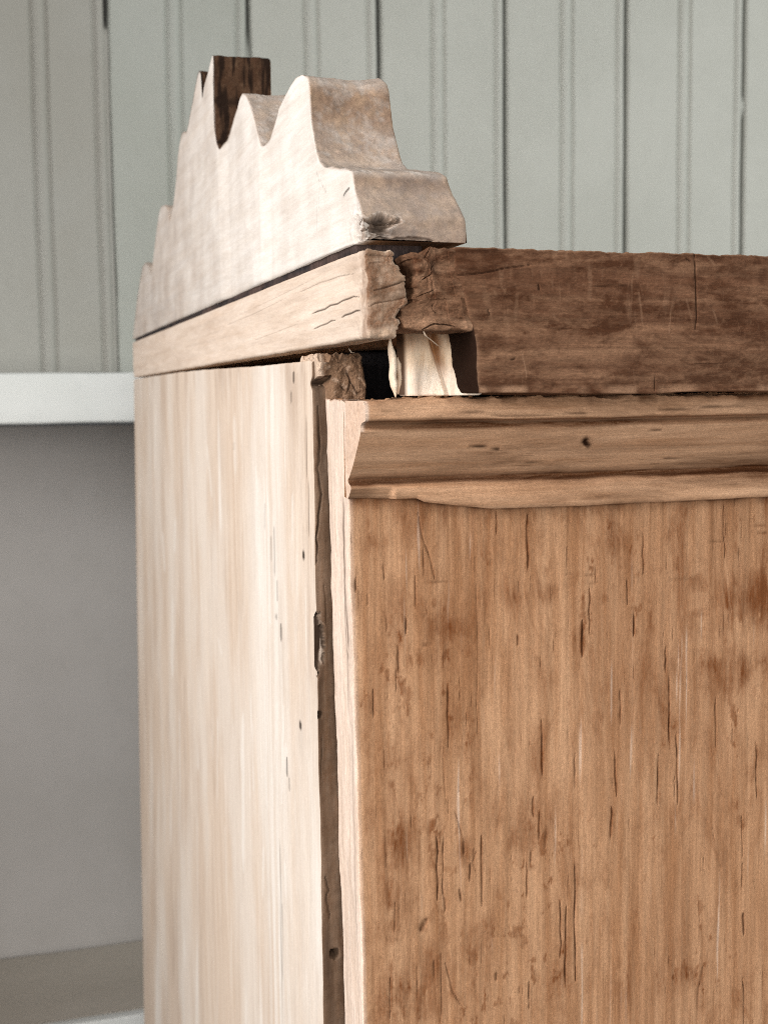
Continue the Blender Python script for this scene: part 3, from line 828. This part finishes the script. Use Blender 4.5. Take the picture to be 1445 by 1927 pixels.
# ---- front cornice: broken end block and the long dark rail
X_R0 = ony(899, 700, Y_RAIL)[0]
X_C2T = ony(838, 480, Y_RAIL)[0]
X_BL = X_SPLIT + 0.0009
r_lines = [([(ony(a, b, Y_RAIL)[0], ony(a, b, Y_RAIL)[2]) for a, b in pts], w * .65 * .26 / 2358, s) for pts, w, s in (
    ([(1306, 475), (1309, 540), (1310, 600), (1307, 625)], 3.0, .8), ([(870, 524), (905, 517), (950, 505), (1000, 498)], 2.2, .7), ([(920, 580), (925, 595)], 2.5, .6), ([(1013, 535), (1014, 548)], 3, .8), ([(1232, 700), (1230, 738)], 1.6, .6),
    ([(882, 605), (895, 650)], 2.0, .5), ([(905, 545), (980, 540)], 1.4, .3), ([(1290, 487), (1300, 492)], 3, .7), ([(970, 675), (960, 678)], 3, .7), ([(1085, 600), (1200, 596)], 1.3, .3), ([(1100, 540), (1180, 538)], 1.6, .4))]
r_pale = [([(ony(a, b, Y_RAIL)[0], ony(a, b, Y_RAIL)[2]) for a, b in pts], w * .65 * .26 / 2358, s) for pts, w, s in (
    ([(980, 660), (988, 690), (991, 714)], 3.2, .8), ([(1200, 545), (1206, 590), (1208, 610)], 4, .55), ([(885, 480), (905, 515)], 2, .6), ([(1262, 575), (1258, 630)], 3, .5), ([(930, 545), (935, 556)], 5, .5), ([(945, 540), (952, 552)], 4, .5),
    ([(1340, 580), (1350, 610)], 4, .5), ([(1330, 480), (1345, 500)], 5, .4), ([(1040, 590), (1045, 600)], 5, .5), ([(1190, 690), (1195, 730)], 3, .3), ([(1150, 690), (1156, 720)], 2.6, .3), ([(1290, 560), (1300, 600)], 5, .35), ([(1120, 680), (1128, 710)], 4, .3))]


for _ in range(110):                              # fine scuffs left by scraping
    a, b = random.uniform(890, 1700), random.uniform(490, 730)
    r_pale.append(([(ony(a, b, Y_RAIL)[0], ony(a, b, Y_RAIL)[2]), (ony(a + random.gauss(1, 3), b + 20, Y_RAIL)[0], ony(a, b + random.uniform(10, 34), Y_RAIL)[2])], random.uniform(1.2, 2.6) * .26 / 2358, random.uniform(.06, .22)))


def rail_attrs(P, N):
    x, y, z = P.T
    front = np.clip(-N[:, 1], 0, 1)
    left = np.clip(-N[:, 0], 0, 1)
    c = marks(x, z, r_lines) * (front > .4)
    n = fbm(P, (90, 0, 420), 5, 91, .6)
    n2 = fbm(P, (500, 0, 90), 4, 93, .6)
    st = front * np.clip(0.12 + 0.55 * n + .4 * fbm(P, (420, 0, 900), 5, 95, .65) + .25 * sstep(.03, .1, x) + .25 * sstep(.526, .531, z), 0, .92)
    pl = front * np.clip(.55 * marks(x, z, r_pale) + 0.2 * sstep(.45, 1.0, n2) * sstep(-.2, .5, fbm(P, (35, 0, 60), 3, 97)) + 0.7 * sstep(.5035, .5022, z) * sstep(-.3, .4, fbm(P, (150, 0, 0), 3, 99)), 0, .85)
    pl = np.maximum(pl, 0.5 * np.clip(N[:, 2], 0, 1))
    ln = np.clip(left * 1.5, 0, 1) * sstep(.5168, .5145, z)
    rim = np.exp(-((left - .35) / .2) ** 2) * (z < .514) * (z > .5025) * .9
    return {'crack': np.maximum(c, ln * .97), 'stain': st, 'pale': np.maximum(pl * (1 - left), rim)}


def rail_warp(P, N):
    x, y, z = P.T.copy()
    front = np.clip(-N[:, 1], 0, 1)
    l = np.exp(-np.maximum(P[:, 0] - X_R0, 0) / .0015)
    zr = np.array([.501, .503, .507, .511, .514, .516, .521, .5245, .527, .532])
    xr = np.array([.0000, -.0002, -.0006, -.0006, -.0011, -.0016, -.0028, -.0042, -.0050, -.0055])
    x = x + l * (np.interp(P[:, 2], zr, xr) + .00012 * fbm(P, (0, 300, 500), 3, 101))
    back = sstep(Y_RAIL, Y_RAIL + .011, P[:, 1]) * np.exp(-np.maximum(P[:, 0] - X_R0, 0) / .002)
    x = x - back * .0008
    y = y + front * (.0006 * marks(P[:, 0], P[:, 2], r_lines) + .0002 * fbm(P, (40, 0, 200), 4, 103) + .00002 * fbm(P, (1000, 0, 1000), 3, 104))
    z = z + sstep(.529, .532, z) * (.0002 * fbm(P, (90, 60, 0), 3, 105) + .0002 * fbm(P, (700, 400, 0), 3, 106))
    z = z + sstep(.504, .501, z) * (.0003 * fbm(P, (50, 60, 0), 3, 107))
    return np.stack([x, y, z], -1)


rail = block('front_cornice', np.unique(np.concatenate([ax(X_R0, 0.318, 30, 0.0004), np.linspace(X_R0 + .0009, 0.115, 380)])), ax(Y_RAIL, Y_RAIL + 0.013, 16, 0.0004), ax(0.5012, Z_TOP, 130, 0.0004), 0.0004,
             M_RAIL, cab, None, rail_warp, rail_attrs, fan=('+y', '+x'))

b_lines = [([(ony(a, b, Y_RAIL)[0], ony(a, b, Y_RAIL)[2]) for a, b in pts], w * .6 * .25 / 2358, s) for pts, w, s in (
    ([(783, 526), (800, 521), (815, 517), (826, 509), (850, 500)], 2.4, .9), ([(752, 582), (757, 590)], 3, .9), ([(800, 620), (830, 609), (855, 612), (870, 617)], 2.6, .7), ([(770, 560), (790, 552), (830, 545)], 1.6, .5), ([(826, 570), (838, 590)], 1.4, .4), ([(795, 478), (830, 470), (860, 466)], 2.6, .8))]


def blk_attrs(P, N):
    x, y, z = P.T
    front = np.clip(-N[:, 1], 0, 1)
    c = marks(x, z, b_lines) * (front > .3)
    n = fbm(P, (300, 0, 420), 4, 111)
    soot = .85 * bump2(x, z, ony(845, 500, Y_RAIL)[0], ony(845, 500, Y_RAIL)[2], .0022, .0022)
    return {'crack': np.clip(np.maximum(c, soot * (.6 + .4 * n)), 0, 1), 'stain': np.clip(.15 + .5 * n, 0, .85), 'pale': np.clip(.12 + .35 * fbm(P, (300, 300, 700), 4, 113) + .35 * sstep(.5185, .5155, z), 0, .8)}


def blk_warp(P, N):
    x, y, z = P.T.copy()
    l = sstep(X_R0 - .002, X_BL, P[:, 0])
    r_ = 1 - l
    zr = np.array([.5145, .5172, .5192, .5205, .5225, .527, .531])
    xl = np.array([-.0004, -.0012, -.0010, .0012, .0019, .0019, .0013])
    zr2 = np.array([.5145, .516, .521, .5245, .527, .532])
    xr = np.array([-.0014, -.0019, -.0031, -.0045, -.0053, -.0058])
    kl = np.floor((P[:, 2] + .0003 * fbm(P, (0, 300, 0), 2, 92)) / .0012)
    x = x + l * (np.interp(P[:, 2], zr, xl) + .0004 * _hash(kl, kl, kl, 115) + .0002 * fbm(P, (0, 900, 900), 3, 115)) + r_ * (np.interp(P[:, 2], zr2, xr) + .0002 * fbm(P, (0, 300, 500), 3, 101))
    front = np.clip(-N[:, 1], 0, 1)
    y = y + front * (.00028 * fbm(P, (260, 0, 330), 4, 117) + .0004 * terrace(P, .0042, 120, .0012) + .00014 * fbm(P, (900, 0, 1400), 3, 122) + .0006 * marks(P[:, 0], P[:, 2], b_lines)) + .0004
    z = z + sstep(.529, .5315, z) * (.0006 * fbm(P, (300, 100, 0), 3, 119) - .0012 * l) + sstep(.5175, .5145, z) * (.0003 * fbm(P, (330, 200, 0), 3, 121))
    return np.stack([x, y, z], -1)


block('broken_end', np.linspace(X_BL, X_R0 + .0010, 110), ax(Y_RAIL, Y_RAIL + .011, 10, .0005), ax(.5146, .5316, 130, .0005), .0005, M_RAIL, rail, None, blk_warp, blk_attrs, fan=('+y',), smooth=False)

# ---- what shows inside the broken corner
NOTCH = [([(ony(a, b, -.002)[0], ony(a, b, -.002)[2]) for a, b in ((570, 728), (585, 722), (600, 716), (624, 708))], .0011, 1.0)]


def rot_warp(P, N):
    Q = P.copy()
    d = np.stack([fbm(P, 260, 5, 131 + s, .5) for s in (0, 10, 20)], -1)
    Q += d * np.array([.0004, .0008, .0005]) * sstep(.0, .004, P[:, :1] + .0015)
    nl = marks(P[:, 0], P[:, 2], NOTCH)
    Q[:, 1] += .003 * nl + .0042 * sstep(.0042, .003, P[:, 0]) * sstep(.5052, .5040, P[:, 2] - .35 * P[:, 0])
    t = sstep(.503, .5125, P[:, 2])
    Q[:, 0] -= t * .0012 * sstep(.004, .0125, P[:, 0])
    Q[:, 2] -= sstep(.509, .5125, P[:, 2]) * (.0012 + .0026 * np.abs(vnoise(P * np.array([700, 500, 1]), 5)))
    return Q


block('corner_post', ax(.0006, .0128, 60, .0006), ax(-.0022, .016, 24, .0008), ax(.498, .5128, 64, .0008), .0008, M_ROT, cab, None, rot_warp,
      lambda P, N: {'crack': np.clip(.9 * marks(P[:, 0], P[:, 2], NOTCH) + marks(P[:, 0], P[:, 2], [([(.0085, .5075), (.0088, .5045), (.0078, .502)], .0003, .9), ([(.0088, .5045), (.0102, .5015)], .0003, .9), ([(.006, .504), (.0074, .5025)], .00025, .8)]) + .5 * sstep(.45, .9, fbm(P, 600, 4, 140)), 0, 1),
                    'pale': np.clip(.3 * sstep(.3, .8, fbm(P, 800, 3, 141)) + 1.1 * sstep(.0030, .0016, P[:, 0] + .0006 * fbm(P, 500, 3, 142)), 0, .8)}, fan=('+y', '-z'), smooth=False)


def glue_warp(P, N):
    Q = P.copy()
    u = (P[:, 0] - XG0) / (XG1 - XG0)
    w = (P[:, 2] - .499) / (.5155 - .499)
    front = 1.0
    g = u - (0.42 + 0.22 * (1 - w))
    Q[:, 1] -= np.clip(u, 0, 1) * .0058 * np.clip(1 - w, 0, 1) ** 1.5
    Q[:, 1] += front * (-.0108 * u ** 1.2 + 0.0020 * np.exp(-(g / .05) ** 2) + .0012 * w ** 2 + .0003 * fbm(P, (900, 0, 120), 4, 151) - .0016 * sstep(.25, .0, np.abs(u - .22)))
    return Q


XG0 = ony(760, 690, -.0255)[0]
XG1 = ony(888, 690, -.034)[0]
block('glue_block', np.linspace(XG0, XG1, 60), ax(-.0255, -.0205, 14, .0008), ax(.5011, .5155, 60, .0008), .0008, M_FRESH, cab, None, glue_warp,
      lambda P, N: {'stain': np.clip(.95 * np.exp(-((((P[:, 0] - XG0) / (XG1 - XG0)) - (0.42 + 0.22 * (1 - (P[:, 2] - .499) / .0165))) / .075) ** 2) + .55 * sstep(.5095, .514, P[:, 2]) + .12 * fbm(P, (300, 0, 200), 3, 153), 0, .95),
                    'crack': np.clip(-N[:, 0] * 1.5 - .3, 0, 1) * .95, 'pale': .75 * sstep(.5095, .5045, P[:, 2])}, fan=('+y',))  # left face coloured dark for the shade inside the hole


def splinter(pts, w, d, seed, mat=M_FRESH):
    """a thin torn sliver along a line of points, tapering to its tips"""
    pts = np.array(pts)
    n, m = 30, 8
    t = np.linspace(0, len(pts) - 1, n)
    C = np.stack([np.interp(t, np.arange(len(pts)), pts[:, c]) for c in range(3)], -1)
    tap = np.minimum(1, np.minimum(np.linspace(0, 1, n), np.linspace(1, 0, n)) * 4 + .12)
    V = []
    for c, k, s in zip(C, tap, range(n)):
        for a in np.linspace(0, 2 * math.pi, m, endpoint=False):
            V.append(c + np.array([w * math.cos(a), d * math.sin(a), 0]) * k * (1 + .12 * math.sin(s * .5 + seed + a)))
    V = np.array(V)
    V[:, 0] += .00015 * fbm(V * np.array([0, 0, 1]), 400, 3, seed)
    i = np.arange(n - 1)[:, None] * m
    k = np.arange(m)[None]
    q = np.stack([i + k, i + (k + 1) % m, i + m + (k + 1) % m, i + m + k], -1).reshape(-1, 4)
    caps = [np.arange(m)[None, ::-1], (n - 1) * m + np.arange(m)[None]]
    return mesh_obj('splinter', V, [q] + caps, mat, cab, {'pale': np.full(len(V), .3)})


YS = -.031
splinter([ony(734, 633, YS), ony(738, 680, YS), ony(741, 715, YS), ony(744, 748, YS)], .00075, .0016, 3)
splinter([ony(747, 672, YS + .001), ony(751, 700, YS + .001), ony(750, 742, YS + .001)], .0005, .001, 5)
splinter([ony(793, 618, -.0435), ony(800, 632, -.043), ony(822, 650, -.040), ony(838, 656, -.037)], .00018, .0002, 7)
splinter([ony(655, 655, -.002), ony(662, 664, -.003), ony(669, 662, -.003)], .00018, .0002, 9)

# ---- carved crest board on top of the side cornice
CP = [(676, 457), (676.5, 430), (676, 405), (670, 380), (664, 360), (660.5, 338), (659, 322), (655, 317), (640, 316.5), (622, 315), (606, 311), (599, 303), (594, 286), (589, 262), (583, 230), (580, 191), (578, 160), (575, 145), (566, 137), (554, 144), (543, 158), (535, 172), (520, 201), (511, 235), (503, 260), (496, 272), (489, 274), (484.5, 254), (478, 230),
      (472, 210), (465, 191), (459, 178), (452.5, 175), (447, 183), (443, 198), (433, 230), (427, 250), (418, 268), (410.5, 281), (405, 266), (402, 245), (400.5, 200), (400, 160), (399.8, 120), (399.5, 106), (398.5, 101), (394, 114), (389.6, 133), (384, 150), (380, 163), (377, 184), (375.5, 160), (374.2, 138), (372, 132), (368, 139), (364, 161), (360.5, 181), (355, 210),
      (351, 235), (347, 251), (343, 247), (339, 250), (334, 273), (331, 300), (329, 332), (326, 362), (322, 392), (317, 417), (313, 392), (308, 385), (303, 386), (300, 391), (296, 405), (291, 440), (287, 474), (284, 500), (280.5, 517), (276, 498), (271, 493), (266, 502), (262, 522), (257, 556), (252, 596), (248.5, 628), (247.5, 642)]
cp = np.array(CP, float)
seg = np.r_[0, np.cumsum(np.hypot(*np.diff(cp, axis=0).T))]
NK = 900
tk = np.linspace(0, seg[-1], NK)
cpx = np.stack([np.interp(tk, seg, cp[:, c]) for c in (0, 1)], -1)
ker = np.array([1, 2, 3, 2, 1]) / 9.0
pad = np.pad(cpx, ((2, 2), (0, 0)), 'edge')
cpx = sum(ker[i] * pad[i:i + NK] for i in range(5))
prof = np.array([onx(a, b, 0.0)[1:] for a, b in cpx])   # (y, z)
ZC = 0.5333
prof[:, 1] = np.maximum(prof[:, 1], ZC)
prof[0, 1] = ZC
dpr = np.gradient(prof, axis=0)
pad = np.pad(dpr, ((6, 6), (0, 0)), 'edge')
dpr = sum(pad[i:i + NK] for i in range(13))
nk_ = np.stack([-dpr[:, 1], dpr[:, 0]], -1)
nk_ /= np.maximum(np.linalg.norm(nk_, axis=1, keepdims=True), 1e-9)   # outward: front/up
yb = np.maximum.accumulate(prof[:, 0] + 1e-6 * np.arange(NK))
ker2 = np.ones(25) / 25
yb = np.convolve(np.pad(yb, 12, 'edge'), ker2, 'valid')
yb[0] = prof[0, 0]
TH = 0.0208
rr = 0.0008
rows = []
vv = np.linspace(0, 1, 44)
base = np.stack([yb, np.full(NK, ZC)], -1)
inn = prof - nk_ * rr
inn[:, 1] = np.maximum(inn[:, 1], ZC)
for v in vv:
    p = base * (1 - v) + inn * v
    rows.append(np.c_[np.zeros(NK), p])
for a in (30, 60):
    a = math.radians(a)
    p = prof - nk_ * rr * (1 - math.sin(a))
    rows.append(np.c_[np.full(NK, rr * (1 - math.cos(a))), np.c_[p[:, 0], np.maximum(p[:, 1], ZC)]])
for t in np.linspace(0, 1, 70):
    rows.append(np.c_[np.full(NK, rr + (TH - 2 * rr) * t), prof])
for a in (60, 30):
    a = math.radians(a)
    p = prof - nk_ * rr * (1 - math.sin(a))
    rows.append(np.c_[np.full(NK, TH - rr * (1 - math.cos(a))), np.c_[p[:, 0], np.maximum(p[:, 1], ZC)]])
for v in np.linspace(1, 0, 10):
    p = base * (1 - v) + inn * v
    rows.append(np.c_[np.full(NK, TH), p])
for t in np.linspace(0.8, 0.2, 4):
    rows.append(np.c_[np.full(NK, TH * t), base])
G = np.array(rows)                                # M x K x 3
MR = len(G)
is_left = np.zeros((MR, NK))
is_left[:44] = 1
is_left[44], is_left[45] = .8, .45
is_top = np.zeros((MR, NK))
is_top[45:117] = 1
P = G.reshape(-1, 3)
Lf, Tp = is_left.ravel(), is_top.ravel()
kk = np.tile(np.arange(NK), MR)
ny = nk_[kk, 0]                                   # -1 where the edge faces the front
x, y, z = P.T.copy()
at_crack = np.zeros(len(P))
# facets of the hand-sawn left face, a step under each notch
fy = [onx(489, 400)[1], onx(411, 400)[1], onx(377, 400)[1], onx(317, 500)[1], onx(600, 400)[1]]
fx = np.interp(y, sorted([Y_RAIL, fy[4], fy[0] - .010, fy[0], fy[1] - .012, fy[1], .16, .24, .38]), [0.0002, -.0002, .0006, -.0003, .0010, -.0002, .0006, .0002, .0008])
dx = Lf * (fx + .00006 * fbm(P, (0, 37, 41), 3, 161) + .00003 * fbm(P, (0, 400, 500), 3, 163) + .0004)
# corner at the front knocked off
low = onx(676, 440)
kn = bump2(y, z, low[1], low[2], .0065, .0045) * (.55 + .7 * fbm(P, (0, 420, 420), 5, 165, .6))
dx += Lf * np.clip(kn, 0, 1) * .0030
nn = (.00028 * fbm(P, (200, 200, 200), 4, 167) + .0001 * fbm(P, (1000, 1000, 1000), 3, 168)) * Tp
front_end = Tp * (kk < 95)
xh = ony(722, 434, Y_RAIL)[0]
fld = 1.15 - np.hypot((x - xh) / .0052, (z - .5362) / .0022) + .55 * fbm(P, (380, 380, 520), 5, 169, .6)
fld2 = 1.0 - np.hypot((x - .011) / .0085, (z - .5333) / .0011) + .6 * fbm(P, (420, 420, 700), 4, 172, .6)
hole = np.maximum(sstep(.25, .5, fld), .6 * sstep(.2, .4, fld2))
hole2 = sstep(.5362, .5338, z) * sstep(.014, .006, x) * (.8 + .5 * fbm(P, (500, 300, 500), 3, 170))
# the upper tooth is gently hollowed
hol = Tp * (kk >= 95) * (kk < 270) * .0010 * (1 - ((x - TH / 2) / (TH / 2)) ** 2) * 0.8
off = nn - hol - front_end * (hole * (.0030 + .0012 * fbm(P, (700, 700, 700), 3, 174)) + np.clip(hole2, 0, 1.2) * .0016)
x2 = x + dx
y2 = y + nk_[kk, 0] * off
z2 = np.maximum(z + nk_[kk, 1] * off, ZC - .0002 + 0 * z)
# right edge of the end block leans outward towards the bottom; its corner is rounded
taper = sstep(.556, .534, z) * sstep(.004, TH, x)
x2 = x2 + taper * .0030 - sstep(.556, .60, z) * sstep(.004, TH, x) * .0012
ck = front_end * sstep(.75, 1, hole) * np.clip(.45 + .5 * fbm(P, (500, 500, 500), 4, 176), 0, .9)
ck = np.maximum(ck, np.clip(kn, 0, 1) * Lf * sstep(.35, .75, fbm(P, (0, 420, 420), 4, 165)) * .6)
cl = [([(onx(a, b)[1], onx(a, b)[2]) for a, b in pts], w * .28 / 2358, s) for pts, w, s in (
    ([(655, 352), (648, 360), (643, 368)], 3.4, .9), ([(595, 380), (594, 440)], 1.4, .35), ([(600, 335), (605, 350), (612, 362)], 1.5, .35), ([(686, 445), (680, 452), (690, 425)], 2.5, .7), ([(592, 316), (600, 345), (598, 392)], 1.3, .3))]
ck = np.maximum(ck, marks(y, z, cl) * (Lf > .6))
n5 = fbm(P, (330, 330, 330), 5, 171, .6)
k0 = int(np.argmin(np.hypot(cpx[:, 0] - 657.5, cpx[:, 1] - 319)))
rim = np.exp(-((kk - k0) / 4.0) ** 2) * Tp * sstep(-.5, .5, fbm(P, (500, 500, 500), 3, 180))
tall = sstep(.088, .11, y) * (1 - sstep(.16, .2, y))
st = Tp * np.clip(.12 + .45 * n5 + .75 * tall + .5 * (kk < 95) * bump2(x, z, .012, .546, .006, .0025) * 1.2, 0, .97)
hz = np.abs(z - .5985)
ck = np.maximum(ck, Tp * tall * (.5 + np.exp(-(hz / .0016) ** 2) * .4 + .6 * sstep(.0, .7, fbm(P, (500, 300, 60), 4, 173))))
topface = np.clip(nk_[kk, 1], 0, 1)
pale = Lf * np.clip(.95 - .35 * sstep(.03, .25, y) + .12 * fbm(P, (0, 90, 90), 3, 175), 0, 1) * (1 - .75 * np.clip(kn, 0, 1))
pale = np.maximum(pale, .45 * front_end * np.exp(-((fld - .15) / .12) ** 2) * (z < .5395))
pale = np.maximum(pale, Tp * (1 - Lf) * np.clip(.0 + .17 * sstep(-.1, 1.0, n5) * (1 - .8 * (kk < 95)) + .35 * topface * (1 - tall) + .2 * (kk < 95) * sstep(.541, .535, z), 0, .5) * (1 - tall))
pale = np.maximum(pale, .6 * rim)
stl = Lf * .35 * np.clip(kn, 0, 1) + Lf * (.05 + .14 * sstep(.05, .3, y)) * (1 + .6 * fbm(P, (0, 60, 200), 3, 177))
i = np.arange(MR - 1)[:, None] * NK
k = np.arange(NK - 1)[None]
q = np.stack([i + k, i + NK + k, i + NK + k + 1, i + k + 1], -1).reshape(-1, 4)
ql = np.stack([(MR - 1) * NK + k[0], k[0], k[0] + 1, (MR - 1) * NK + k[0] + 1], -1)
mesh_obj('crest', np.stack([x2, y2, z2], -1), [q[:, ::-1], ql[:, ::-1]], M_CREST, cab, {'crack': ck, 'stain': np.maximum(st, stl), 'pale': pale})
